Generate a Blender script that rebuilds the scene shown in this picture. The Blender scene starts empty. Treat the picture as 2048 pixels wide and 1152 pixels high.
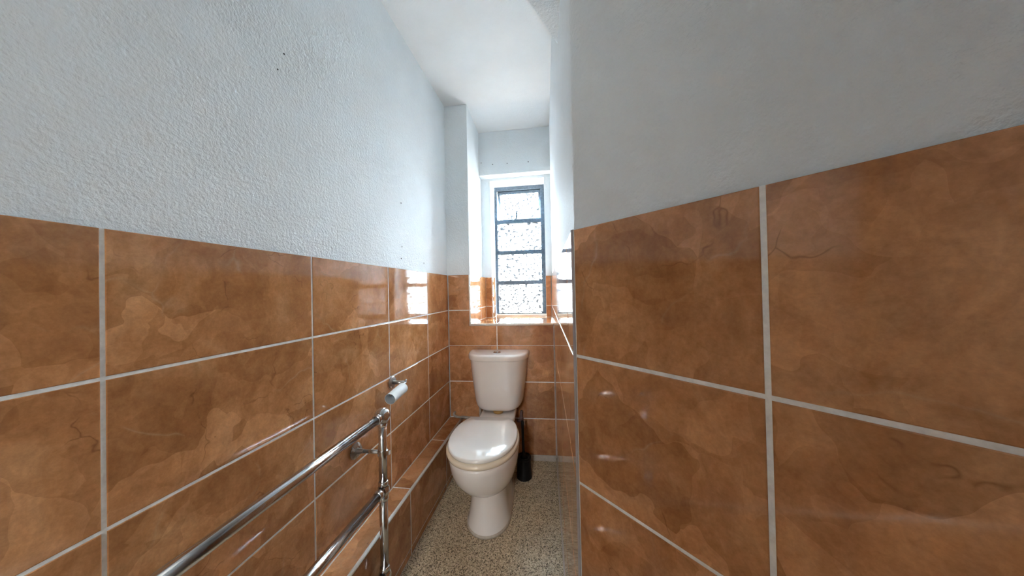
import bpy, bmesh, math, random
from mathutils import Vector, Matrix
random.seed(7)
S = bpy.context.scene
COL = S.collection
PI = math.pi

# ------------------------------------------------------------------ camera
HC = 1.168                       # eye height
CX = 0.7415                      # distance of the eye from the left wall
YAW = math.radians(8.1747)       # left wall runs this far right of the optical axis
ROLL, PITCH = -0.021, 0.009
cam_d = bpy.data.cameras.new('camera')
cam = bpy.data.objects.new('camera', cam_d)
COL.objects.link(cam)
cam_d.sensor_fit = 'HORIZONTAL'
cam_d.sensor_width = 36.0
cam_d.lens = 36.0 * 576.0 / 2048.0
cam_d.clip_start = 0.02
a_dir = lambda a, b: (a * math.cos(ROLL) - b * math.sin(ROLL), a * math.sin(ROLL) + b * math.cos(ROLL))
def cam_ray(a, b):
    x, z = a_dir(a, b)
    return (x, math.cos(PITCH) - math.sin(PITCH) * z, math.sin(PITCH) + math.cos(PITCH) * z)
def to_world(v):                 # level camera frame -> room frame
    c, s = math.cos(YAW), math.sin(YAW)
    return Vector((v[0] * c - v[1] * s, v[0] * s + v[1] * c, v[2]))
fwd = to_world(cam_ray(0, 0)).normalized()
right = (to_world(cam_ray(1, 0)) - to_world(cam_ray(0, 0))).normalized()
up = (to_world(cam_ray(0, 1)) - to_world(cam_ray(0, 0))).normalized()
M = Matrix.Identity(4)
for i in range(3):
    M[i][0] = right[i]; M[i][1] = up[i]; M[i][2] = -fwd[i]
M[0][3], M[1][3], M[2][3] = CX, 0.0, HC
cam.matrix_world = M
S.camera = cam

# ------------------------------------------------------------------ world, daylight, fill lamp, exposure
SKY_STRENGTH = 195.0
FILL_STRENGTH = 145.0  # added hall light that fills the room from behind
W = bpy.data.worlds.new('sky'); S.world = W; W.use_nodes = True
nt = W.node_tree; nt.nodes.clear()
wo = nt.nodes.new('ShaderNodeOutputWorld'); bg = nt.nodes.new('ShaderNodeBackground')
tc = nt.nodes.new('ShaderNodeTexCoord'); sx = nt.nodes.new('ShaderNodeSeparateXYZ')
mr = nt.nodes.new('ShaderNodeMapRange'); cr = nt.nodes.new('ShaderNodeValToRGB')
mr.inputs['From Min'].default_value = -0.35; mr.inputs['From Max'].default_value = 0.65
e = cr.color_ramp.elements
e[0].position = 0.0; e[0].color = (0.10, 0.085, 0.07, 1)          # ground
e[1].position = 1.0; e[1].color = (0.62, 0.84, 1.0, 1)            # high overcast sky
n1 = e.new(0.30); n1.color = (0.20, 0.175, 0.155, 1)
n2 = e.new(0.50); n2.color = (0.47, 0.58, 0.67, 1)
nt.links.new(tc.outputs['Generated'], sx.inputs[0]); nt.links.new(sx.outputs['Z'], mr.inputs['Value'])
nt.links.new(mr.outputs[0], cr.inputs[0]); nt.links.new(cr.outputs[0], bg.inputs[0]); nt.links.new(bg.outputs[0], wo.inputs[0])
bg.inputs[1].default_value = SKY_STRENGTH
pl = bpy.data.lights.new('window_daylight_portal', 'AREA'); pl.shape = 'RECTANGLE'; pl.size = 0.50; pl.size_y = 1.22
pl.cycles.is_portal = True
po = bpy.data.objects.new('window_daylight_portal', pl); COL.objects.link(po)
po.location = (0.448, 2.80, 1.53); po.rotation_euler = (-PI / 2, 0, 0)
S.view_settings.view_transform = 'Standard'; S.view_settings.look = 'None'
S.view_settings.gamma = 1.0; S.view_settings.use_curve_mapping = False
S.view_settings.exposure = 0.36
S.cycles.max_bounces = 8; S.cycles.diffuse_bounces = 5; S.cycles.glossy_bounces = 3
S.cycles.transparent_max_bounces = 8
S.cycles.sample_clamp_indirect = 25.0
S.cycles.caustics_reflective = False

# ------------------------------------------------------------------ helpers
def link(name, me, mat, parent=None, smooth=False):
    o = bpy.data.objects.new(name, me); COL.objects.link(o)
    if mat is not None: me.materials.append(mat)
    if parent is not None: o.parent = parent
    if smooth:
        for p in me.polygons: p.use_smooth = True
    return o
def obj(name, bm, mat, parent=None, smooth=False, recalc=True):
    if recalc: bmesh.ops.recalc_face_normals(bm, faces=bm.faces[:])
    me = bpy.data.meshes.new(name); bm.to_mesh(me); bm.free()
    return link(name, me, mat, parent, smooth)
def empty(name, loc, rz=0.0):
    o = bpy.data.objects.new(name, None); COL.objects.link(o); o.location = loc; o.rotation_euler = (0, 0, rz)
    o.empty_display_size = 0.1
    return o
def tag(o, label, cat, group=None, kind=None):
    o['label'] = label; o['category'] = cat
    if group: o['group'] = group
    if kind: o['kind'] = kind
    return o
def struct(o, label, cat):
    return tag(o, label, cat, None, 'structure')
def box(bm, x0, x1, y0, y1, z0, z1):
    v = [bm.verts.new(p) for p in ((x0,y0,z0),(x1,y0,z0),(x1,y1,z0),(x0,y1,z0),(x0,y0,z1),(x1,y0,z1),(x1,y1,z1),(x0,y1,z1))]
    for f in ((0,3,2,1),(4,5,6,7),(0,1,5,4),(1,2,6,5),(2,3,7,6),(3,0,4,7)): bm.faces.new([v[i] for i in f])
def boxbm(*a):
    bm = bmesh.new(); box(bm, *a); return bm
def prism(bm, poly, z0, z1):
    lo = [bm.verts.new((p[0], p[1], z0)) for p in poly]; hi = [bm.verts.new((p[0], p[1], z1)) for p in poly]
    n = len(poly)
    bm.faces.new(lo[::-1]); bm.faces.new(hi)
    for i in range(n): bm.faces.new((lo[i], lo[(i+1)%n], hi[(i+1)%n], hi[i]))
def loft(bm, rings, cap0=True, cap1=True):
    R = [[bm.verts.new(p) for p in r] for r in rings]; n = len(R[0])
    for a, b in zip(R, R[1:]):
        for i in range(n): bm.faces.new((a[i], a[(i+1)%n], b[(i+1)%n], b[i]))
    if cap0: bm.faces.new(R[0][::-1])
    if cap1: bm.faces.new(R[-1])
def tube(bm, pts, r, seg=16, caps=True):
    pts = [Vector(p) for p in pts]; rs = r if isinstance(r, (list, tuple)) else [r] * len(pts)
    t0 = (pts[1] - pts[0]).normalized()
    n = t0.orthogonal().normalized(); rings = []
    for i, p in enumerate(pts):
        if i == 0: t = t0
        elif i == len(pts) - 1: t = (pts[i] - pts[i-1]).normalized()
        else: t = ((pts[i+1] - p).normalized() + (p - pts[i-1]).normalized()).normalized()
        n = (n - t * n.dot(t)).normalized(); b = t.cross(n)
        rings.append([p + (n * math.cos(2*PI*k/seg) + b * math.sin(2*PI*k/seg)) * rs[i] for k in range(seg)])
    loft(bm, rings, caps, caps)
def tubebm(*a, **k):
    bm = bmesh.new(); tube(bm, *a, **k); return bm
def arc_path(pts, r, n=6):        # round the corners of a polyline
    pts = [Vector(p) for p in pts]; out = [pts[0]]
    for a, b, c in zip(pts, pts[1:], pts[2:]):
        u = (a - b).normalized(); v = (c - b).normalized(); d = min(r, (a-b).length*.49, (c-b).length*.49)
        p, q = b + u*d, b + v*d
        for k in range(n+1):
            s = k / n; out.append(p*(1-s)**2 + b*2*s*(1-s) + q*s*s)
    out.append(pts[-1]); return out
def sphere(bm, c, r, u=24, v=16, sc=(1,1,1)):
    m = Matrix.Translation(c) @ Matrix.Diagonal((*sc, 1))
    bmesh.ops.create_uvsphere(bm, u_segments=u, v_segments=v, radius=r, matrix=m)
def bevel(o, w, seg=2, ang=30):
    m = o.modifiers.new('bevel', 'BEVEL'); m.width = w; m.segments = seg; m.limit_method = 'ANGLE'; m.angle_limit = math.radians(ang)
    m.harden_normals = False
    return o
def smooth_by_angle(o, ang=40):
    me = o.data
    for p in me.polygons: p.use_smooth = True
    bm = bmesh.new(); bm.from_mesh(me)
    for ed in bm.edges:
        if len(ed.link_faces) == 2 and ed.calc_face_angle(0) > math.radians(ang): ed.smooth = False
    bm.to_mesh(me); bm.free()
    return o

# ------------------------------------------------------------------ materials
def mat(name, color=(.8,.8,.8), rough=.5, metal=0., spec=.5):
    m = bpy.data.materials.new(name); m.use_nodes = True
    p = m.node_tree.nodes['Principled BSDF']
    p.inputs['Base Color'].default_value = (*color, 1); p.inputs['Roughness'].default_value = rough
    p.inputs['Metallic'].default_value = metal; p.inputs['Specular IOR Level'].default_value = spec
    return m, m.node_tree, p
def nd(t, kind, **kw):
    n = t.nodes.new(kind)
    for k, v in kw.items():
        if k in n.inputs: n.inputs[k].default_value = v
        else: setattr(n, k, v)
    return n
def ramp(t, stops, fac):
    r = t.nodes.new('ShaderNodeValToRGB'); el = r.color_ramp.elements
    while len(el) > 1: el.remove(el[-1])
    for i, (p, c) in enumerate(stops):
        x = el[0] if i == 0 else el.new(p)
        x.position = p; x.color = (*c, 1) if len(c) == 3 else c
    t.links.new(fac, r.inputs[0]); return r
def mix(t, a, b, fac, mode='MIX'):
    m = t.nodes.new('ShaderNodeMix'); m.data_type = 'RGBA'; m.blend_type = mode
    for s, v in ((m.inputs[6], a), (m.inputs[7], b), (m.inputs[0], fac)):
        if isinstance(v, (tuple, float, int)): s.default_value = (*v, 1) if isinstance(v, tuple) else v
        else: t.links.new(v, s)
    return m.outputs[2]

def bump(t, p, height, strength, dist):
    b = nd(t, 'ShaderNodeBump', Strength=strength, Distance=dist)
    t.links.new(height, b.inputs['Height']); t.links.new(b.outputs[0], p.inputs['Normal']); return b

# plaster: roller texture, faint blotches
def plaster(name, col, s=1.0):
    m, t, p = mat(name, col, .62, spec=.3)
    g = nd(t, 'ShaderNodeTexCoord')
    n1 = nd(t, 'ShaderNodeTexNoise', Scale=120.0, Detail=3.0, Roughness=.6)
    n2 = nd(t, 'ShaderNodeTexNoise', Scale=48.0, Detail=3.0, Roughness=.55)
    n3 = nd(t, 'ShaderNodeTexNoise', Scale=3.5, Detail=4.0, Roughness=.6)
    for n in (n1, n2, n3): t.links.new(g.outputs['Object'], n.inputs['Vector'])
    a = nd(t, 'ShaderNodeMath', operation='MULTIPLY_ADD'); a.inputs[1].default_value = .7
    t.links.new(n2.outputs['Fac'], a.inputs[0]); t.links.new(n1.outputs['Fac'], a.inputs[2])
    bump(t, p, a.outputs[0], .95 * s, .004)
    r = ramp(t, [(.3, tuple(c*.955 for c in col)), (.7, tuple(min(1, c*1.02) for c in col))], n3.outputs['Fac'])
    t.links.new(r.outputs[0], p.inputs['Base Color'])
    return m
M_WALL = plaster('white_roller_plaster', (.825, .87, .895))
M_CEIL = plaster('white_ceiling_paint', (.87, .885, .89), .4)

# glossy brown marbled wall tile
def tile_mat():
    m, t, p = mat('brown_marbled_tile', (.3,.14,.06), .06, spec=.55)
    g = nd(t, 'ShaderNodeTexCoord'); oi = nd(t, 'ShaderNodeObjectInfo')
    off = nd(t, 'ShaderNodeVectorMath', operation='SCALE'); off.inputs[0].default_value = (37., 53., 71.)
    t.links.new(oi.outputs['Random'], off.inputs['Scale'])
    v = nd(t, 'ShaderNodeVectorMath', operation='ADD')
    t.links.new(g.outputs['Object'], v.inputs[0]); t.links.new(off.outputs[0], v.inputs[1])
    def noise(sc, det, ro, dist=0., vec=None):
        n = nd(t, 'ShaderNodeTexNoise', Scale=sc, Detail=det, Roughness=ro, Distortion=dist)
        t.links.new(vec or v.outputs[0], n.inputs['Vector']); return n
    # warped coordinates make the sheet-like torn patches
    w = noise(5.0, 3, .6)
    wv = nd(t, 'ShaderNodeVectorMath', operation='MULTIPLY_ADD'); wv.inputs[1].default_value = (.16,.16,.16)
    t.links.new(w.outputs['Color'], wv.inputs[0]); t.links.new(v.outputs[0], wv.inputs[2])
    big = noise(6.0, 5, .62, .8)
    base = ramp(t, [(.30, (.355,.148,.055)), (.50, (.455,.206,.084)), (.72, (.565,.292,.138))], big.outputs['Fac'])
    vo = nd(t, 'ShaderNodeTexVoronoi', Scale=7.0, feature='F1'); t.links.new(wv.outputs[0], vo.inputs['Vector'])
    sep = nd(t, 'ShaderNodeSeparateColor'); t.links.new(vo.outputs['Color'], sep.inputs[0])
    patch = ramp(t, [(.0, (.78,.75,.70)), (.5, (1,1,1)), (1., (1.34,1.42,1.54))], sep.outputs[0])
    c1 = mix(t, base.outputs[0], patch.outputs[0], .75, 'MULTIPLY')
    vp = nd(t, 'ShaderNodeTexVoronoi', Scale=17.0, feature='F1'); t.links.new(wv.outputs[0], vp.inputs['Vector'])
    sp2 = nd(t, 'ShaderNodeSeparateColor'); t.links.new(vp.outputs['Color'], sp2.inputs[0])
    patch2 = ramp(t, [(.0, (.88,.86,.84)), (.45, (1,1,1)), (1., (1.18,1.22,1.27))], sp2.outputs[1])
    c1 = mix(t, c1, patch2.outputs[0], .65, 'MULTIPLY')
    # pale veins along some patch borders
    ve = nd(t, 'ShaderNodeTexVoronoi', Scale=5.0, feature='DISTANCE_TO_EDGE'); t.links.new(wv.outputs[0], ve.inputs['Vector'])
    vm = ramp(t, [(.0, (1,1,1)), (.012, (.25,.25,.25)), (.03, (0,0,0))], ve.outputs['Distance'])
    brk = ramp(t, [(.52, (0,0,0)), (.66, (1,1,1))], noise(9., 2, .5).outputs['Fac'])
    vmm = mix(t, vm.outputs[0], brk.outputs[0], 1.0, 'MULTIPLY')
    vf = nd(t, 'ShaderNodeMath', operation='MULTIPLY'); vf.inputs[1].default_value = .42
    t.links.new(vmm, vf.inputs[0])
    c2 = mix(t, c1, (.56,.36,.21), vf.outputs[0])
    # fine dark cracks
    wd = nd(t, 'ShaderNodeTexVoronoi', Scale=5.2, feature='DISTANCE_TO_EDGE')
    wv2 = nd(t, 'ShaderNodeVectorMath', operation='MULTIPLY_ADD'); wv2.inputs[1].default_value = (.22,.22,.22)
    t.links.new(noise(4.0, 4, .65).outputs['Color'], wv2.inputs[0]); t.links.new(v.outputs[0], wv2.inputs[2])
    t.links.new(wv2.outputs[0], wd.inputs['Vector'])
    dm = ramp(t, [(.0, (1,1,1)), (.009, (0,0,0))], wd.outputs['Distance'])
    brk2 = ramp(t, [(.53, (0,0,0)), (.60, (1,1,1))], noise(13., 2, .5).outputs['Fac'])
    dmm = mix(t, dm.outputs[0], brk2.outputs[0], 1.0, 'MULTIPLY')
    df = nd(t, 'ShaderNodeMath', operation='MULTIPLY'); df.inputs[1].default_value = .5
    t.links.new(dmm, df.inputs[0])
    c3 = mix(t, c2, (.10,.035,.012), df.outputs[0])
    # mid-scale mottling and brushed streaks
    mo = ramp(t, [(.32, (.80,.78,.75)), (.5, (1,1,1)), (.70, (1.20,1.21,1.23))], noise(26., 6, .68, .6).outputs['Fac'])
    c3 = mix(t, c3, mo.outputs[0], .75, 'MULTIPLY')
    st = nd(t, 'ShaderNodeMapping'); st.inputs['Scale'].default_value = (60., 60., 9.); st.inputs['Rotation'].default_value = (.5, .3, .0)
    t.links.new(wv.outputs[0], st.inputs[0])
    sr = ramp(t, [(.30, (.86,.84,.82)), (.55, (1,1,1)), (.75, (1.14,1.15,1.16))], noise(1., 3, .6, 0., st.outputs[0]).outputs['Fac'])
    c3 = mix(t, c3, sr.outputs[0], .6, 'MULTIPLY')
    # fine grain
    gr = ramp(t, [(.3, (.90,.89,.88)), (.7, (1.09,1.09,1.09))], noise(170., 3, .7).outputs['Fac'])
    c4 = mix(t, c3, gr.outputs[0], 1.0, 'MULTIPLY')
    t.links.new(c4, p.inputs['Base Color'])
    bump(t, p, noise(11., 2, .5).outputs['Fac'], .035, .004)
    return m
M_TILE = tile_mat()
def grout_mat(name, col):
    m, t, p = mat(name, col, .85, spec=.2)
    g = nd(t, 'ShaderNodeTexCoord'); n = nd(t, 'ShaderNodeTexNoise', Scale=60., Detail=4., Roughness=.65)
    t.links.new(g.outputs['Object'], n.inputs['Vector'])
    r = ramp(t, [(.25, tuple(c*.78 for c in col)), (.65, col)], n.outputs['Fac']); t.links.new(r.outputs[0], p.inputs['Base Color'])
    bump(t, p, n.outputs['Fac'], .4, .001); return m
M_GROUT = grout_mat('pale_grout', (.93,.92,.89))
M_CEMENT = grout_mat('rough_cement_skirting', (.50,.45,.40))
M_BEAD, _, _ = mat('cream_plastic_edge_bead', (.90,.88,.82), .3)
M_GREYBEAD, _, _ = mat('grey_tile_edge_trim', (.36,.33,.33), .4)

def floor_mat():
    m, t, p = mat('speckled_vinyl_floor', (.3,.25,.18), .42, spec=.4)
    g = nd(t, 'ShaderNodeTexCoord')
    v1 = nd(t, 'ShaderNodeTexVoronoi', Scale=290., Randomness=1.0); t.links.new(g.outputs['Object'], v1.inputs['Vector'])
    sp = nd(t, 'ShaderNodeSeparateColor'); t.links.new(v1.outputs['Color'], sp.inputs[0])
    r = ramp(t, [(.0, (.10,.075,.045)), (.20, (.16,.122,.074)), (.27, (.47,.38,.25)), (.62, (.60,.50,.34)), (.85, (.74,.64,.47)), (1., (.82,.73,.56))], sp.outputs[0])
    n = nd(t, 'ShaderNodeTexNoise', Scale=5., Detail=3.); t.links.new(g.outputs['Object'], n.inputs['Vector'])
    rr = ramp(t, [(.3, (.86,.85,.84)), (.7, (1.06,1.06,1.06))], n.outputs['Fac'])
    t.links.new(mix(t, r.outputs[0], rr.outputs[0], 1.0, 'MULTIPLY'), p.inputs['Base Color'])
    bump(t, p, sp.outputs[1], .15, .0006)
    return m
M_FLOOR = floor_mat()
def china(name, col):
    m, t, p = mat(name, col, .12, spec=.5)
    p.inputs['Coat Weight'].default_value = .5; p.inputs['Coat Roughness'].default_value = .04
    g = nd(t, 'ShaderNodeTexCoord'); n = nd(t, 'ShaderNodeTexNoise', Scale=7., Detail=3.)
    t.links.new(g.outputs['Object'], n.inputs['Vector'])
    r = ramp(t, [(.3, tuple(c*.96 for c in col)), (.7, col)], n.outputs['Fac']); t.links.new(r.outputs[0], p.inputs['Base Color'])
    return m
M_CHINA = china('white_vitreous_china', (.86,.83,.80))
M_LID = china('white_plastic_lid', (.87,.85,.81))
M_SEAT = china('cream_plastic_seat', (.84,.75,.60))
def chrome(name, col, ro):
    m, t, p = mat(name, col, ro, 1.0)
    g = nd(t, 'ShaderNodeTexCoord'); n = nd(t, 'ShaderNodeTexNoise', Scale=45., Detail=4., Roughness=.7)
    t.links.new(g.outputs['Object'], n.inputs['Vector'])
    r = ramp(t, [(.35, (ro,)*3), (.75, (ro*2.6,)*3)], n.outputs['Fac']); t.links.new(r.outputs[0], p.inputs['Roughness'])
    return m
M_CHROME = chrome('worn_chrome', (.58,.59,.61), .09)
M_STEEL = chrome('dull_steel', (.40,.39,.37), .22)
M_BLACK, _, _ = mat('black_plastic', (.006,.006,.007), .45, spec=.25)
M_CARD, t_, p_ = mat('white_cardboard', (.82,.86,.88), .75)
g_ = nd(t_, 'ShaderNodeTexCoord'); n_ = nd(t_, 'ShaderNodeTexNoise', Scale=90., Detail=3.); t_.links.new(g_.outputs['Object'], n_.inputs['Vector'])
bump(t_, p_, n_.outputs['Fac'], .2, .001)
M_INNER, _, _ = mat('grey_cardboard_inside', (.30,.33,.35), .9)
M_PIPE = grout_mat('painted_pipe', (.45,.42,.37)); 
M_PLASTIC, _, _ = mat('faded_plastic_pipe', (.15,.095,.09), .5)
M_GASKET, _, _ = mat('yellowed_rubber_gasket', (.42,.24,.07), .7)
M_SEAL = grout_mat('old_silicone_seal', (.55,.49,.41))
M_DARK, _, _ = mat('dark_hole', (.03,.03,.035), .9)
def frame_mat():
    m, t, p = mat('blue_grey_window_paint', (.060,.095,.135), .4)
    g = nd(t, 'ShaderNodeTexCoord'); n = nd(t, 'ShaderNodeTexNoise', Scale=55., Detail=4., Roughness=.7); t.links.new(g.outputs['Object'], n.inputs['Vector'])
    r = ramp(t, [(.3, (.05,.075,.105)), (.6, (.095,.14,.19)), (.78, (.18,.23,.27))], n.outputs['Fac']); t.links.new(r.outputs[0], p.inputs['Base Color'])
    bump(t, p, n.outputs['Fac'], .3, .001); return m
M_FRAME = frame_mat()
M_SILLPAINT, _, _ = mat('cream_gloss_paint', (.76,.72,.64), .3)
M_PUTTY = grout_mat('grimy_glazing_putty', (.10,.10,.09))

def glass_mat():                  # obscured pebble glass: clear body, scattering ridges
    m = bpy.data.materials.new('pebbled_obscure_glass'); m.use_nodes = True
    t = m.node_tree; t.nodes.clear()
    out = nd(t, 'ShaderNodeOutputMaterial')
    g = nd(t, 'ShaderNodeTexCoord')
    mp = nd(t, 'ShaderNodeMapping'); mp.inputs['Scale'].default_value = (1., 1., 1.35); t.links.new(g.outputs['Object'], mp.inputs[0])
    nz = nd(t, 'ShaderNodeTexNoise', Scale=30., Detail=2.); t.links.new(mp.outputs[0], nz.inputs['Vector'])
    wv = nd(t, 'ShaderNodeVectorMath', operation='MULTIPLY_ADD'); wv.inputs[1].default_value = (.02,.02,.02)
    t.links.new(nz.outputs['Color'], wv.inputs[0]); t.links.new(mp.outputs[0], wv.inputs[2])
    v = nd(t, 'ShaderNodeTexVoronoi', Scale=56., feature='SMOOTH_F1'); t.links.new(wv.outputs[0], v.inputs['Vector'])
    r = ramp(t, [(.0, (.98,.99,.99)), (.34, (.95,.96,.96)), (.55, (.074,.074,.075)), (1., (.055,.056,.058))], v.outputs['Distance'])
    tr = nd(t, 'ShaderNodeBsdfTransparent'); t.links.new(r.outputs[0], tr.inputs['Color'])
    tl = nd(t, 'ShaderNodeBsdfTranslucent'); t.links.new(r.outputs[0], tl.inputs['Color'])
    gl = nd(t, 'ShaderNodeBsdfGlossy', Roughness=.12)
    b = nd(t, 'ShaderNodeBump', Strength=.6, Distance=.003); t.links.new(v.outputs['Distance'], b.inputs['Height'])
    for n in (tl, gl): t.links.new(b.outputs[0], n.inputs['Normal'])
    m1 = nd(t, 'ShaderNodeMixShader'); m1.inputs[0].default_value = .38
    t.links.new(tr.outputs[0], m1.inputs[1]); t.links.new(tl.outputs[0], m1.inputs[2])
    fr = nd(t, 'ShaderNodeFresnel', IOR=1.45)
    m2 = nd(t, 'ShaderNodeMixShader'); t.links.new(fr.outputs[0], m2.inputs[0])
    t.links.new(m1.outputs[0], m2.inputs[1]); t.links.new(gl.outputs[0], m2.inputs[2])
    t.links.new(m2.outputs[0], out.inputs['Surface']); return m
M_GLASS = glass_mat()

# ------------------------------------------------------------------ the room shell
H_TILE = 1.286                   # top of the wainscot
ZC = 2.50                        # ceiling
ROWS = [1.286, 1.036, .786, .536, .286, .036]
GAP = .0062; TT = .008; GT = .0062   # joint width, tile face and grout face proud of the plaster
BL = Vector((0.0, 1.962)); BR = Vector((0.7385, 1.989))      # back wall (tile face)
BD = (BR - BL).normalized(); BN = Vector((BD.y, -BD.x))      # BN faces the room
C0 = Vector((0.7792, 0.5885))                                # convex corner
RD = (BR - C0).normalized(); RN = Vector((-RD.y, RD.x))      # right wall, RN faces the room
CD = Vector((1, -1)).normalized(); CN = Vector((-1, -1)).normalized()   # angled wall
SILL = .940; BAY_Y = 2.43; BAYX = .156

class Frame:                     # s along the wall, z up, n towards the room; n = 0 is the TILE FACE
    def __init__(self, o, d, n): self.o, self.d, self.n = Vector(o), Vector(d), Vector(n)
    def pt(self, s, z, n=0.): 
        p = self.o + self.d * s + self.n * n
        return Vector((p.x, p.y, z))
FL = Frame((0, 0), (0, 1), (1, 0))
FB = Frame(BL, BD, BN)
FR = Frame(C0, RD, RN)
FC = Frame(C0, CD, CN)

def slab(name, fr, poly, n0, n1, m, parent, ch=.0012):
    """a tile: polygon (s,z) in a wall frame, from depth n0 to face n1 with a chamfered arris"""
    bm = bmesh.new(); k = len(poly)
    area = sum(poly[i][0]*poly[(i+1)%k][1] - poly[(i+1)%k][0]*poly[i][1] for i in range(k))
    if area < 0: poly = poly[::-1]
    def inset(d):
        out = []
        for i in range(k):
            a, b, c = Vector(poly[i-1]), Vector(poly[i]), Vector(poly[(i+1)%k])
            e1 = (b-a).normalized(); e2 = (c-b).normalized()
            n1_, n2_ = Vector((-e1.y, e1.x)), Vector((-e2.y, e2.x))
            bis = (n1_ + n2_); out.append(b + bis * (d / max(1e-6, 1 + n1_.dot(n2_))))
        return out
    rings = [[fr.pt(p[0], p[1], n0) for p in poly], [fr.pt(p[0], p[1], n1 - ch*.6) for p in poly], [fr.pt(p[0], p[1], n1) for p in inset(ch)]]
    loft(bm, rings)
    return obj(name, bm, m, parent)
def rect(s0, s1, z0, z1): return [(s0, z0), (s1, z0), (s1, z1), (s0, z1)]
def tiles(fr, cols, rows, parent, skip=()):
    for j in range(len(rows) - 1):
        z1, z0 = rows[j], rows[j+1]
        for i in range(len(cols) - 1):
            if (i, j) in skip: continue
            g = GAP / 2
            a = cols[i] + g; b = cols[i+1] - g
            jit = random.uniform(-.0004, .0004)
            slab('tile', fr, rect(a, b, z0 + g, (z1 - g) if j else z1), -TT + .001, jit, M_TILE, parent)
def wallbox(name, fr, s0, s1, z0, z1, th, face=-TT):
    bm = bmesh.new()
    P = [fr.pt(s, 0, n) for s, n in ((s0, face), (s1, face), (s1, face - th), (s0, face - th))]
    prism(bm, [(p.x, p.y) for p in P], z0, z1); return bm

# floor and ceiling
bm = bmesh.new(); prism(bm, [(-.1,-4.1), (2.3,-4.1), (2.3,.6), (.95,.72), (.95,2.1), (-.1,2.1)], -.08, 0)
floor = struct(obj('floor', bm, M_FLOOR), 'beige and brown speckled floor around the toilet', 'floor')
bm = boxbm(-.1, 2.3, -4.1, 2.75, ZC, ZC + .08)
ceiling = struct(obj('ceiling', bm, M_CEIL), 'plain white painted ceiling of the narrow toilet room', 'ceiling')

# left wall
wl = struct(obj('wall_left', wallbox('w', FL, -4.1, 2.1, 0, ZC, .10), M_WALL), 'long white left wall above brown tile wainscot with the towel rail', 'wall')
def grout(fr, s0, s1, z0, z1, parent):
    bm = bmesh.new(); P = [fr.pt(s, 0, n) for s, n in ((s0, -.0012), (s1, -.0012), (s1, -TT), (s0, -TT))]
    prism(bm, [(p.x, p.y) for p in P], z0, z1); return obj('grout', bm, M_GROUT, parent)
LJ = [-1.299, -.880, -.461, -.042, .377, .797, 1.216, 1.622, 1.957]
grout(FL, -1.42, 1.958, .28, H_TILE, wl)
tiles(FL, LJ, ROWS[:5], wl)
# screw holes and scuffs left in the plaster
def hole(fr, s, z, r, parent):
    bm = bmesh.new(); c0 = fr.pt(s, z, -TT + .0006); nn = Vector((fr.n.x, fr.n.y, 0)); tt = Vector((fr.d.x, fr.d.y, 0))
    ring = [[c0 + nn * (dn) + (tt * math.cos(2*PI*k/10) + Vector((0,0,1)) * math.sin(2*PI*k/10)) * rr for k in range(10)] for dn, rr in ((-.002, r), (.0003, r), (.0003, r*.5), (-.001, r*.3))]
    loft(bm, ring); return obj('screw_hole', bm, M_DARK, parent)
for s, z, r in ((1.352, 1.62, .0035), (1.354, 1.40, .003), (1.345, 1.34, .0035), (1.60, 1.34, .003), (.72, 1.86, .0025), (.70, 1.80, .002)):
    hole(FL, s, z, r, wl)

# back wall: left pier full height, apron below the sill
wb = struct(obj('wall_back', wallbox('w', FB, -.1, BAYX + .001, 0, ZC, .46), M_WALL), 'end wall behind the toilet, brown tiles below a white pier', 'wall')
obj('apron', wallbox('w', FB, BAYX, .76, 0, SILL - .012, .46), M_CEMENT, wb)
grout(FB, .002, BAYX - .004, SILL - .02, H_TILE, wb)
grout(FB, .002, .737, .04, SILL - .016, wb)
g = GAP / 2; PJ = BAYX - .006; VJ = .345; SB = SILL - .014
slab('tile', FB, rect(.003, PJ, 1.036 + g, H_TILE), -TT + .001, 0, M_TILE, wb)
slab('tile', FB, [(.003, .786 + g), (VJ - g, .786 + g), (VJ - g, SB), (PJ, SB), (PJ, 1.036 - g), (.003, 1.036 - g)], -TT + .001, .0002, M_TILE, wb)
slab('tile', FB, rect(VJ + g, .735, .786 + g, SB), -TT + .001, -.0002, M_TILE, wb)
tiles(FB, [.0, VJ, .738], ROWS[2:], wb)
slab('skirting', FB, rect(.09, .735, .0, .040), -TT + .001, .006, M_CEMENT, wb, .003)
# bay (deep window recess)
FBL = Frame((BAYX, 1.970), (0.010/.46, 1.0), (1, 0)); FBL.d.normalize()
wbl = wb
grout(FBL, .010, .459, SILL - .01, H_TILE, wb)
slab('tile', FBL, rect(.012, .300 - g, SILL + .002, 1.036 - g), -TT + .001, 0, M_TILE, wb)
slab('tile', FBL, rect(.012, .300 - g, 1.036 + g, H_TILE), -TT + .001, 0, M_TILE, wb)
slab('tile', FBL, rect(.300 + g, .456, SILL + .002, 1.036 - g), -TT + .001, 0, M_TILE, wb)
slab('tile', FBL, rect(.300 + g, .456, 1.036 + g, H_TILE), -TT + .001, 0, M_TILE, wb)
# edge beads of the recess
p = FB.pt(BAYX - .001, 0, -.004)
obj('edge_bead', tubebm([(p.x, p.y, SILL - .006), (p.x, p.y, H_TILE)], .0055, 10), M_BEAD, wb, True)
a, b = FB.pt(BAYX - .002, SILL - .007, -.002), FB.pt(.737, SILL - .007, -.002)
obj('edge_bead', tubebm([a, b], .0085, 12), M_BEAD, wb, True)

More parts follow.
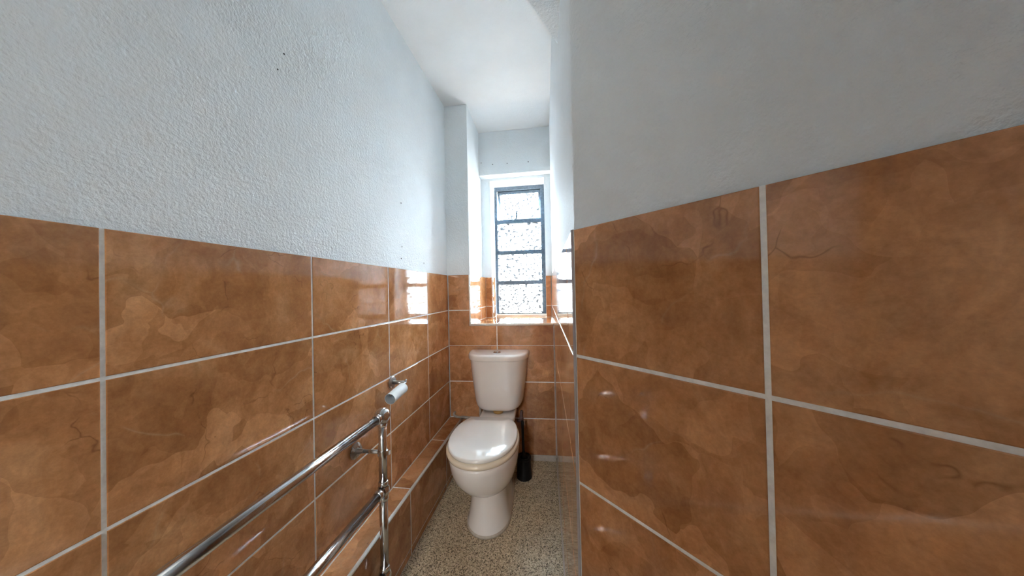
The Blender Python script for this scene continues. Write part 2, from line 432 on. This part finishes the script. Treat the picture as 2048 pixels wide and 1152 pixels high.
# window wall at the back of the recess
OX0, OX1, OZ1 = .2175, .680, 2.118
FW = Frame((0, BAY_Y), (1, 0), (0, -1))
bm = bmesh.new()
box(bm, .05, OX0, BAY_Y + TT, 2.62, .3, ZC); box(bm, OX1, .85, BAY_Y + TT, 2.62, .3, ZC)
box(bm, OX0, OX1, BAY_Y + TT, 2.62, .3, .925); box(bm, OX0, OX1, BAY_Y + TT, 2.62, OZ1, ZC)
ww = struct(obj('wall_window', bm, M_WALL), 'white wall round the narrow window at the back of the recess', 'wall')
bm = boxbm(.05, .80, 2.352, BAY_Y + TT + .002, 2.138, ZC)
lintel = struct(obj('trim_1', bm, M_WALL), 'white boxed lintel across the recess above the window', 'lintel')
bevel(lintel, .004, 2)
FLN = Frame((0, 2.352 - TT), (1, 0), (0, -1))
for s, z, r in ((.165, 2.245, .0035), (.262, 2.225, .0045), (.385, 2.223, .004), (.560, 2.222, .0045)): hole(FLN, s, z, r, lintel)
for s0, s1 in ((.166, OX0 - .001), (OX1 + .001, .7215)):
    grout(FW, s0 - .002, s1 + .001, SILL - .01, H_TILE, ww)
    slab('tile', FW, rect(s0, s1, SILL + .002, 1.036 - g), -TT + .001, 0, M_TILE, ww)
    slab('tile', FW, rect(s0, s1, 1.036 + g, H_TILE), -TT + .001, 0, M_TILE, ww)
FWR = Frame((OX0 + TT, BAY_Y), (0, 1), (1, 0))
grout(FWR, .0, .118, .93, H_TILE, ww)
slab('tile', FWR, rect(.003, .116, SILL + .002, 1.036 - g), -TT + .001, 0, M_TILE, ww)
slab('tile', FWR, rect(.003, .116, 1.036 + g, H_TILE), -TT + .001, 0, M_TILE, ww)
# tiled sill: horizontal frame
class HFrame:
    def __init__(self, z): self.z0 = z
    def pt(self, s, z, n=0.): return Vector((s, z, self.z0 + n))
HS = HFrame(SILL)
sill = struct(obj('trim_2', boxbm(BAYX - .02, .80, 1.999, 2.56, SILL - .05, SILL - .0012), M_GROUT), 'glossy tiled window sill of the deep recess above the cistern', 'sill')
SX = [BAYX + .002, VJ, .722]
for i in range(2):
    xa, xb = SX[i] + g, SX[i+1] - g
    for ya, yb in ((1.990 if i == 0 else 1.999, 2.205 - g), (2.205 + g, 2.428)):
        slab('tile', HS, [(xa, ya), (xb, ya), (xb, yb), (xa, yb)], -TT + .001, 0, M_TILE, sill)
slab('tile', HS, [(OX0 + .010, 2.432), (OX1 - .004, 2.432), (OX1 - .004, 2.535), (OX0 + .010, 2.535)], -TT + .001, 0, M_TILE, sill)

# right wall (runs from the convex corner to the window wall), plaster with a soft rounded arris
RL = (Vector((.7245, 2.44)) - C0).length + .01
RJ = [0.004, .135, .552, .968, 1.384, 1.852]
cc = C0 - RN * TT * 1.0
def round_corner(r, n=8):
    # tangent arc between right wall line and angled wall line, both set back by TT
    a0 = C0 - RN * TT; b0 = C0 - CN * TT
    # intersection of the two set-back lines
    den = RD.x * (-CD.y) - RD.y * (-CD.x)
    dx, dy = b0.x - a0.x, b0.y - a0.y
    tt = (dx * (-CD.y) - dy * (-CD.x)) / den
    I = a0 + RD * tt
    ang = math.acos(max(-1, min(1, RD.dot(CD)))); L = r / math.tan(ang / 2)
    p, q = I + RD * L, I + CD * L
    return [p * (1-s)**2 + I * 2*s*(1-s) + q * s*s for s in [k/n for k in range(n+1)]], I
arc, II = round_corner(.055)
far = C0 + RD * RL - RN * TT
poly = [far] + arc + [arc[-1] - CN * .09, far - RN * .10]
bm = bmesh.new(); prism(bm, [(q.x, q.y) for q in poly], 0, ZC)
wr = obj('wall_right', bm, M_WALL); smooth_by_angle(wr, 25)
struct(wr, 'far right wall seen edge-on beside the toilet, white over brown tiles', 'wall')
grout(FR, .002, RL - .01, .0, H_TILE, wr)
tiles(FR, RJ, ROWS, wr)
slab('skirting', FR, rect(.004, 1.384, .0, .033), -TT + .001, .004, M_CEMENT, wr, .002)

# angled near right wall
cend = 1.60
s0 = (arc[-1] - C0).dot(CD)
bm = bmesh.new()
P = [FC.pt(s0, 0, -TT), FC.pt(cend, 0, -TT), FC.pt(cend, 0, -TT - .09), FC.pt(s0, 0, -TT - .09)]
prism(bm, [(q.x, q.y) for q in P], 0, ZC)
wc = struct(obj('wall_angled', bm, M_WALL), 'angled near right wall with large brown tiles under white plaster', 'wall')
grout(FC, .002, cend - .02, .0, H_TILE, wc)
tiles(FC, [.004, .2963, .713, 1.13, 1.55], ROWS, wc)
bm = bmesh.new()
q = [C0 + RD*.005 - RN*TT, C0 + RD*.005 + RN*.0005, C0 + (RN + CN).normalized()*.0012, C0 + CD*.005 + CN*.0005, C0 + CD*.005 - CN*TT]
prism(bm, [(k.x, k.y) for k in q], 0, H_TILE + .001)
obj('corner_trim', bm, M_GREYBEAD, wc)

# walls behind the camera: unseen hall, added and lengthened for the fill light
rear = struct(obj('wall_rear', boxbm(-.1, 2.3, -4.1, -4.0, 0, ZC), M_WALL), 'plain white end wall of the added hall behind the viewpoint', 'wall')
side = struct(obj('wall_hall', boxbm(1.895, 1.99, -4.0, -.50, 0, ZC), M_WALL), 'plain white side wall of the added hall behind the viewpoint', 'wall')
bm = bmesh.new(); box(bm, .59, 1.90, -.60, -.50, 0, ZC); box(bm, -.02, .59, -.60, -.50, 2.04, ZC)  # unseen doorway wall, shaped to block the fill light from the angled wall
struct(obj('wall_light_block', bm, M_WALL), 'added white doorway wall behind the viewpoint, keeps fill light off the angled wall', 'wall')
# lowered soffit above the corner
bm = bmesh.new(); prism(bm, [(.80, 1.062), (.7625, .996), (.40, .312), (1.05, -.05), (1.12, .30), (.80, .62)], 2.03, ZC)
struct(obj('trim_3', bm, M_WALL), 'lowered white soffit at the top beside the right wall', 'soffit')

# boxed-in pipe ledge along the left wall
LX = .092; LZ = .286; LY0, LY1 = -1.40, 1.956
led = struct(obj('trim_4', boxbm(-.004, LX - TT, LY0, LY1, 0, LZ - TT), M_CEMENT), 'tiled boxed-in ledge along the foot of the left wall', 'ledge')
HL = HFrame(LZ); FLF = Frame((LX, 0), (0, 1), (1, 0))
obj('grout', boxbm(.0, LX - .006, LY0, LY1 - .002, LZ - TT - .001, LZ - .0012), M_GROUT, led)
obj('grout', boxbm(LX - TT - .001, LX - .0012, LY0, LY1 - .002, .0, LZ - .008), M_GROUT, led)
TJ = [-1.30, -.88, -.455, -.03, .39, .81, 1.225, 1.644, 1.954]
FJ = [-1.30, -.88, -.46, -.04, .375, .795, 1.212, 1.640, 1.954]
for i in range(8):
    slab('tile', HL, [(.0025, TJ[i]+g), (LX - .0105, TJ[i]+g), (LX - .0105, TJ[i+1]-g), (.0025, TJ[i+1]-g)], -TT + .001, 0, M_TILE, led)
    slab('tile', FLF, rect(FJ[i]+g, FJ[i+1]-g, .036 + g*.6, LZ - .0105), -TT + .001, 0, M_TILE, led)
    slab('tile', FLF, rect(FJ[i]+g, FJ[i+1]-g, .004, .036 - g*.6), -TT + .001, 0, M_TILE, led)
obj('edge_bead', tubebm([(LX - .0055, LY0, LZ - .0055), (LX - .0055, LY1 - .002, LZ - .0055)], .0062, 12), M_BEAD, led, True)

# unseen door leaf, added on the left wall to darken the tile reflections
M_DOOR, t_, p_ = mat('brown_varnished_wood', (.17, .095, .05), .35)
g_ = nd(t_, 'ShaderNodeTexCoord'); w_ = nd(t_, 'ShaderNodeTexWave', Scale=3.0, Distortion=6.0, Detail=3.0); w_.bands_direction = 'X'
mp_ = nd(t_, 'ShaderNodeMapping'); mp_.inputs['Scale'].default_value = (9., 9., .9)
t_.links.new(g_.outputs['Object'], mp_.inputs[0]); t_.links.new(mp_.outputs[0], w_.inputs['Vector'])
t_.links.new(ramp(t_, [(.2, (.13,.07,.035)), (.8, (.21,.12,.065))], w_.outputs['Fac']).outputs[0], p_.inputs['Base Color'])
dr = struct(empty('added_door', (.03, -.64, .004)), 'brown door leaf added behind the viewpoint to darken the tile reflections', 'door')
DW, DH = .58, 2.02
bevel(obj('door_leaf', boxbm(-.018, .018, -DW, 0, 0, DH), M_DOOR, dr), .003, 2)
for y0_, y1_, z0_, z1_ in ((-DW + .09, -.09, .22, .92), (-DW + .09, -.09, 1.08, 1.88)):
    o_ = obj('door_panel', boxbm(.017, .026, y0_, y1_, z0_, z1_), M_DOOR, dr); bevel(o_, .006, 2)
bm = bmesh.new(); tube(bm, [(.018, -DW + .05, 1.0), (.024, -DW + .05, 1.0), (.026, -DW + .05, 1.0), (.050, -DW + .05, 1.0), (.054, -DW + .05, 1.0), (.075, -DW + .05, 1.0), (.080, -DW + .05, 1.0)], [.026, .026, .010, .010, .024, .024, .016], 20)
smooth_by_angle(obj('door_handle', bm, M_STEEL, dr), 40)

# ------------------------------------------------------------------ window
win = struct(empty('window_1', (.4475, 2.60, .956)), 'narrow steel window with four obscured panes and dark blue-grey bars', 'window')
def wbox(name, x0, x1, y0, y1, z0, z1, m, parent=win, bw=.002):
    o = obj(name, boxbm(x0 - .4475, x1 - .4475, y0 - 2.60, y1 - 2.60, z0 - .956, z1 - .956), m, parent)
    if bw: bevel(o, bw, 1)
    return o
X0, X1, Z0, Z1 = .2225, .6765, .956, 2.112
Y0, Y1 = 2.578, 2.616
wbox('frame_side', X0, X0 + .026, Y0, Y1, Z0, Z1, M_FRAME); wbox('frame_side', X1 - .034, X1, Y0, Y1, Z0, Z1, M_FRAME)
wbox('frame_head', X0 + .026, X1 - .030, Y0, Y1, Z1 - .034, Z1, M_FRAME); wbox('frame_foot', X0 + .026, X1 - .030, Y0, Y1, Z0, Z0 + .010, M_PUTTY)
TZ = [1.795, 1.514, 1.240]
for z in TZ: wbox('transom', X0 + .026, X1 - .030, Y0 + .004, Y1, z - .018, z + .018, M_FRAME)
zz = [TZ[0] - .018, TZ[1] - .018, TZ[2] - .018]; zl = [TZ[1] + .018, TZ[2] + .018, Z0 + .010]
for a_, b_ in zip(zl, zz):
    pn = wbox('pane', X0 + .024, X1 - .028, Y0 + .016, Y0 + .020, a_ - .002, b_ + .002, M_GLASS, win, 0)
# top-hung vent standing open
vent = empty('vent_sash', (0, 0, 0)); vent.parent = win
vent.location = (0, Y0 + .024 - 2.60, Z1 - .036 - .956); vent.rotation_euler = (math.radians(27), 0, 0)
VH = .272; vx0, vx1 = X0 + .028 - .4475, X1 - .033 - .4475
def vbox(name, *a, m=M_FRAME, bw=.0015):
    o = obj(name, boxbm(*a), m, vent)
    if bw: bevel(o, bw, 1)
    return o
vbox('sash_stile', vx0, vx0 + .020, -.010, .014, -VH, 0); vbox('sash_stile', vx1 - .020, vx1, -.010, .014, -VH, 0)
vbox('sash_rail', vx0 + .020, vx1 - .020, -.010, .014, -.026, 0); vbox('sash_rail', vx0 + .020, vx1 - .020, -.010, .014, -VH, -VH + .018)
vbox('pane', vx0 + .018, vx1 - .018, -.001, .003, -VH + .016, -.024, m=M_GLASS, bw=0)
# casement stay
pts_ = arc_path([(.395-.4475, -.022, 1.802-.956), (.424-.4475, -.030, 1.815-.956), (.431-.4475, -.032, 1.850-.956), (.424-.4475, -.032, 1.878-.956), (.446-.4475, -.032, 1.886-.956)], .014)
bm = tubebm(pts_, [.005 + .005 * math.sin(PI * min(1, k / (len(pts_) - 1))) for k in range(len(pts_))], 10)
obj('stay_handle', bm, M_FRAME, win, True)
wbox('stay_plate', .385, .412, Y0 - .002, Y0 + .006, 1.797, 1.812, M_FRAME)
o = wbox('sill_board', OX0 + .012, OX1 - .002, 2.537, 2.60, .926, .957, M_SILLPAINT, win, .004)

# ------------------------------------------------------------------ toilet
TC = FB.pt(.3685, 0, .004)
toi = tag(empty('toilet', (TC.x, TC.y, 0), math.atan2(BD.y, BD.x)), 'white close-coupled toilet with closed lid under the window recess', 'toilet')
def egg(a, dc, df, db, z, n=48, pb=2.6, pf=2.0, pa=2.0):
    r = []
    for k in range(n):
        t = 2*PI*k/n; c, s = math.cos(t), math.sin(t)
        x = a * math.copysign(abs(c)**(2/ (pf if s >= 0 else pb)), c)
        d = dc + ((df - dc) * abs(s)**(2/pf) if s >= 0 else -(dc - db) * abs(s)**(2/pb))
        r.append((x, -d, z))
    return r
bm = bmesh.new()
loft(bm, [
    egg(.109, .50, .638, .16, .000, pb=4), egg(.109, .50, .640, .16, .014, pb=4), egg(.101, .50, .628, .16, .034, pb=4),
    egg(.094, .49, .619, .15, .090, pb=4), egg(.089, .49, .612, .15, .150, pb=4), egg(.090, .49, .614, .15, .178, pb=4), egg(.096, .49, .622, .15, .194, pb=4), egg(.112, .49, .650, .16, .202, pb=3.6),
    egg(.130, .50, .682, .17, .222, pb=3.4), egg(.147, .505, .714, .19, .250, pb=3.2), egg(.161, .51, .741, .21, .285, pb=3), egg(.170, .515, .760, .24, .325, pb=2.8),
    egg(.1745, .515, .769, .27, .365, pb=2.8), egg(.1755, .515, .771, .28, .386, pb=2.8), egg(.173, .515, .768, .285, .393, pb=2.8), egg(.166, .515, .760, .29, .396, pb=2.8)])
for v_ in bm.verts:
    k_ = min(1, max(0, (v_.co.z - .19) / .10)); v_.co.x -= .012 * k_
pan = obj('pan', bm, M_CHINA, toi, True)
# rear deck that carries the cistern
def rrect(hw, d0, d1, z, r=.025, n=5):
    out = []
    for cx, cd, a0 in ((hw - r, d1 - r, 0), (-hw + r, d1 - r, 90), (-hw + r, d0 + r, 180), (hw - r, d0 + r, 270)):
        for k in range(n + 1):
            a = math.radians(a0 + 90*k/n); out.append((cx + r*math.cos(a), -(cd + r*math.sin(a)), z))
    return out
bm = bmesh.new()
loft(bm, [rrect(.085, .10, .36, .20), rrect(.098, .06, .38, .30), rrect(.108, .045, .40, .35), rrect(.112, .04, .40, .375), rrect(.110, .042, .40, .384), rrect(.104, .048, .394, .388)])
obj('deck', bm, M_CHINA, toi, True)
bm = bmesh.new(); loft(bm, [egg(.114, .50, .645, .15, .0005, pb=4), egg(.1135, .50, .6445, .15, .009, pb=4), egg(.109, .50, .640, .15, .013, pb=4)])
obj('base_seal', bm, M_SEAL, toi, True)
# seat and lid
def flatback(ring, dmin):
    return [(x, min(y, -dmin), z) for x, y, z in ring]
def seat_ring(a, df, z, db=.345): return flatback(egg(a, .535, df, .30, z, n=64, pb=2.3, pf=2.1), db)
bm = bmesh.new(); loft(bm, [seat_ring(.172, .771, .398), seat_ring(.1775, .777, .402), seat_ring(.179, .779, .411), seat_ring(.177, .777, .419), seat_ring(.171, .770, .4225)])
obj('seat', bm, M_SEAT, toi, True).location.x = -.013
bm = bmesh.new(); loft(bm, [seat_ring(.164, .764, .4245), seat_ring(.1690, .769, .427), seat_ring(.1705, .771, .433), seat_ring(.169, .769, .439), seat_ring(.163, .762, .4425), seat_ring(.10, .68, .4455, .40), seat_ring(.04, .60, .4465, .46)])
obj('lid', bm, M_LID, toi, True).location.x = -.013
for sx_ in (-.075, .075): obj('hinge', tubebm([(sx_ - .014, -.338, .410), (sx_ + .014, -.338, .410)], .011, 12), M_LID, toi, True)
# cistern
def cis(a, D, z, d0=.004, pa=4.6, pd=2.3, n=56):
    out = []
    for k in range(n + 1):
        t = PI * k / n; c, s = math.cos(t), math.sin(t)
        out.append((a * math.copysign(abs(c)**(2/pa), c), -(d0 + (D - d0) * abs(s)**(2/pd)), z))
    return out
bm = bmesh.new()
loft(bm, [cis(.118, .145, .382), cis(.136, .164, .394), cis(.149, .174, .404), cis(.157, .179, .420), cis(.163, .182, .445), cis(.176, .187, .54), cis(.187, .190, .63), cis(.194, .192, .716)])
cs = obj('cistern', bm, M_CHINA, toi, True); smooth_by_angle(cs, 50); cs.location = (-.005, 0, .010)
bm = bmesh.new()
loft(bm, [cis(.197, .194, .713), cis(.2035, .200, .716), cis(.2045, .201, .722), cis(.2045, .201, .738), cis(.2025, .199, .745), cis(.196, .192, .7495), cis(.184, .178, .751)])
cl = obj('cistern_lid', bm, M_CHINA, toi, True); smooth_by_angle(cl, 50); cl.location = (-.005, 0, .010)
bm = bmesh.new()
def ring(c, r, z, n=28): return [(c[0] + r*math.cos(2*PI*k/n), c[1] + r*math.sin(2*PI*k/n), z) for k in range(n)]
bc = (-.004, -.098)
loft(bm, [ring(bc, .0245, .7500), ring(bc, .0245, .7535), ring(bc, .0225, .7550), ring(bc, .0195, .7550), ring(bc, .0190, .7515)])
fb = obj('flush_button', bm, M_CHROME, toi, True); fb.location = (-.005, 0, .010)
bm = bmesh.new(); loft(bm, [ring(bc, .0182, .7505), ring(bc, .0182, .7538), ring(bc, .0165, .7548), ring(bc, .006, .7552)]); obj('push_plate', bm, M_CHROME, fb, True)
obj('push_seam', boxbm(bc[0] - .0012, bc[0] + .0012, bc[1] - .017, bc[1] + .017, .7548, .7554), M_DARK, fb)
bm = bmesh.new(); loft(bm, [ring((0, -.146), .030, .3875), ring((0, -.146), .034, .399)]); 
obj('gasket', bm, M_GASKET, toi, True)

# ------------------------------------------------------------------ chrome towel rail
RX, RY, RY2 = .125, .957, .262
rail = tag(empty('towel_rail', (RX, (RY + RY2)/2, 0)), 'chrome ball-jointed towel rail standing by the left tiled wall', 'towel rail')
def rl(p): return (p[0] - RX, p[1] - (RY + RY2)/2, p[2])
RZ = (.729, .466, .165)
for y in (RY, RY2):
    segs = [(.0, .165), (.165, .466), (.466, .729)]
    for z0_, z1_ in segs:
        obj('post', tubebm([rl((RX, y, z0_ + (.020 if z0_ else .006))), rl((RX, y, z1_ - .018))], .0140, 20), M_CHROME, rail, True)
    bm = bmesh.new(); tube(bm, [rl((RX, y, .0)), rl((RX, y, .006)), rl((RX, y, .010))], [.027, .027, .0145], 24); smooth_by_angle(obj('foot_plate', bm, M_CHROME, rail), 40)
    sg = -1 if y == RY else 1
    for i, z in enumerate(RZ):
        bm = bmesh.new()
        if i == 0: sphere(bm, rl((RX, y, z)), .0285)
        else: sphere(bm, rl((RX, y, z)), .0225, sc=(1, 1, 1.05))
        bj = obj('ball_joint', bm, M_CHROME, rail, True)
        bm = bmesh.new()
        tube(bm, [rl((RX, y + sg*.012, z)), rl((RX, y + sg*.036, z)), rl((RX, y + sg*.039, z))], [.0180, .0180, .0160], 20)
        obj('collar', bm, M_CHROME, bj, True)
        bm = bmesh.new()
        tube(bm, [rl((RX, y, z - .036)), rl((RX, y, z - .033)), rl((RX, y, z - .012))], [.0150, .0172, .0172], 20)
        obj('collar', bm, M_CHROME, bj, True)
        if i: obj('collar', tubebm([rl((RX, y, z + .012)), rl((RX, y, z + .030)), rl((RX, y, z + .033))], [.0172, .0172, .0150], 20), M_CHROME, bj, True)
for z in RZ:
    obj('cross_rail', tubebm([rl((RX, RY - .034, z)), rl((RX, RY2 + .034, z))], 0.0148, 24), M_CHROME, rail, True)
for y in (RY, RY2):
    bm = bmesh.new()
    zc = .600; yf = y + .018
    tube(bm, [rl((.004, yf, .588)), rl((.006, yf, .588)), rl((.009, yf, .588)), rl((.013, yf - .002, .589)), rl((.040, yf - .004, .591))], [.029, .029, .024, .0105, .0075], 20)
    br = obj('wall_bracket', bm, M_STEEL, rail); smooth_by_angle(br, 35)
    obj('bracket_arm', tubebm([rl((.036, yf - .003, .590)), rl((RX - .012, y, zc))], .0065, 14), M_STEEL, br, True)
    bm = bmesh.new(); tube(bm, [rl((RX, y, zc - .009)), rl((RX, y, zc + .009))], .0175, 20)
    box(bm, rl((RX, 0, 0))[0] + .012, .026, rl((0, y, 0))[1] - .006, rl((0, y, 0))[1] + .006, zc - .007, zc + .007)
    smooth_by_angle(obj('clamp', bm, M_CHROME, br), 35)

# ------------------------------------------------------------------ toilet roll holder and empty tube
HX, HY, HZ = .062, 1.228, .760
hol = tag(empty('toilet_roll_holder', (0, HY, HZ)), 'small chrome toilet roll holder on the left tiles above the towel rail', 'roll holder')
def hl(p): return (p[0], p[1] - HY, p[2] - HZ)
bm = bmesh.new(); tube(bm, [hl((.0005, HY, HZ)), hl((.005, HY, HZ)), hl((.0075, HY, HZ))], [.027, .027, .024], 28)
smooth_by_angle(obj('wall_flange', bm, M_STEEL, hol), 40)
obj('post', tubebm([hl((.006, HY, HZ)), hl((HX, HY, HZ))], .0085, 16), M_STEEL, hol, True)
obj('arm', tubebm([hl(p_) for p_ in arc_path([(HX + .002, HY + .012, HZ + .013), (HX + .003, HY + .009, HZ - .001), (HX + .002, HY, HZ - .002), (HX, HY - .114, HZ - .0145)], .012)], .0045, 12), M_CHROME, hol, True)
tz = HZ - .0084 - .0165
ty0, ty1 = HY - .118, HY - .012
tb = tag(empty('cardboard_tube', (HX, (ty0+ty1)/2, tz)), 'empty white cardboard toilet roll tube hanging on the holder', 'tube'); tb.rotation_euler.x = .11
def cyl_ring(r, y, n=32): return [(r*math.cos(2*PI*k/n), y, r*math.sin(2*PI*k/n)) for k in range(n)]
hh = (ty1 - ty0)/2
bm = bmesh.new(); R_ = [cyl_ring(.0222, -hh), cyl_ring(.0230, -hh), cyl_ring(.0230, hh), cyl_ring(.0222, hh)]
loft(bm, R_, False, False); smooth_by_angle(obj('wrapper', bm, M_CARD, tb), 40)
bm = bmesh.new(); loft(bm, [cyl_ring(.0221, -hh + .0005), cyl_ring(.0215, -hh + .0005), cyl_ring(.0215, hh - .0005), cyl_ring(.0221, hh - .0005)], False, False); obj('inner_face', bm, M_INNER, tb, True)

# ------------------------------------------------------------------ toilet brush
bx_, by_ = .536, 1.800
br_ = tag(empty('toilet_brush', (bx_, by_, 0)), 'black plastic toilet brush in its holder right of the toilet', 'brush')
bm = bmesh.new(); loft(bm, [ring((0,0), r, z) for r, z in ((.044, 0), (.0475, .004), (.0475, .012), (.044, .075), (.0415, .118), (.0445, .121), (.0445, .132), (.039, .135), (.037, .128), (.020, .126))])
smooth_by_angle(obj('holder', bm, M_BLACK, br_), 40)
bm = bmesh.new(); tube(bm, [(0,0,.120), (-.001,.002,.140), (-.003,.010,.16), (-.006,.018,.25), (-.008,.025,.335), (-.008,.0255,.342)], [.030, .016, .0085, .0085, .0095, .006], 14)
obj('handle', bm, M_BLACK, br_, True)

# ------------------------------------------------------------------ pipes beside the pan
wp = tag(empty('water_pipe', (.03, 1.955, .31)), 'thin grey water pipe with a fitting left of the cistern, over the ledge', 'pipe')
def wpl(p): return (p[0] - .03, p[1] - 1.955, p[2] - .31)
path = arc_path([(.034, 1.966, .318), (.034, 1.932, .316), (.052, 1.928, .301), (.150, 1.926, .2985), (.228, 1.926, .2985), (.228, 1.926, .392)], .018)
obj('tube', tubebm([wpl(q_) for q_ in path], .0078, 14), M_PIPE, wp, True)
bm = bmesh.new(); tube(bm, [wpl((.092, 1.927, .2995)), wpl((.120, 1.9265, .299))], .0115, 6); tube(bm, [wpl((.122, 1.9265, .299)), wpl((.136, 1.9265, .2988))], .0100, 12)
obj('compression_nut', bm, M_STEEL, wp)
vp = tag(empty('overflow_pipe', (.50, 1.97, .33)), 'short faded plastic elbow pipe right of the cistern neck', 'pipe')
path = arc_path([(.506, 1.978, .335), (.506, 1.952, .335), (.506, 1.944, .288), (.478, 1.944, .284)], .016)
obj('tube', tubebm([(q_[0] - .50, q_[1] - 1.97, q_[2] - .33) for q_ in path], .0098, 14), M_PLASTIC, vp, True)
bm = tubebm([(-.002+.008, -.026, -.018), (-.002+.008, -.0265, -.034)], .0125, 14); obj('socket', bm, M_PLASTIC, vp, True)

# ------------------------------------------------------------------ unseen fill light, added on the hall ceiling to brighten the room
lp = tag(empty('fill_light', (.40, -2.6, ZC)), 'round fill light added on the hall ceiling behind the viewpoint', 'fill light')
M_FILL = bpy.data.materials.new('fill_light_diffuser'); M_FILL.use_nodes = True
pp = M_FILL.node_tree.nodes['Principled BSDF']; pp.inputs['Emission Color'].default_value = (1.0, .975, .95, 1); pp.inputs['Emission Strength'].default_value = FILL_STRENGTH
bm = bmesh.new(); loft(bm, [ring((0,0), r, z) for r, z in ((.215, -.001), (.215, -.025), (.205, -.028))]); obj('base', bm, M_SILLPAINT, lp, True)
bm = bmesh.new(); loft(bm, [ring((0,0), r, z) for r, z in ((.200, -.028), (.198, -.060), (.165, -.095), (.10, -.118), (.03, -.126))]); obj('diffuser', bm, M_FILL, lp, True)
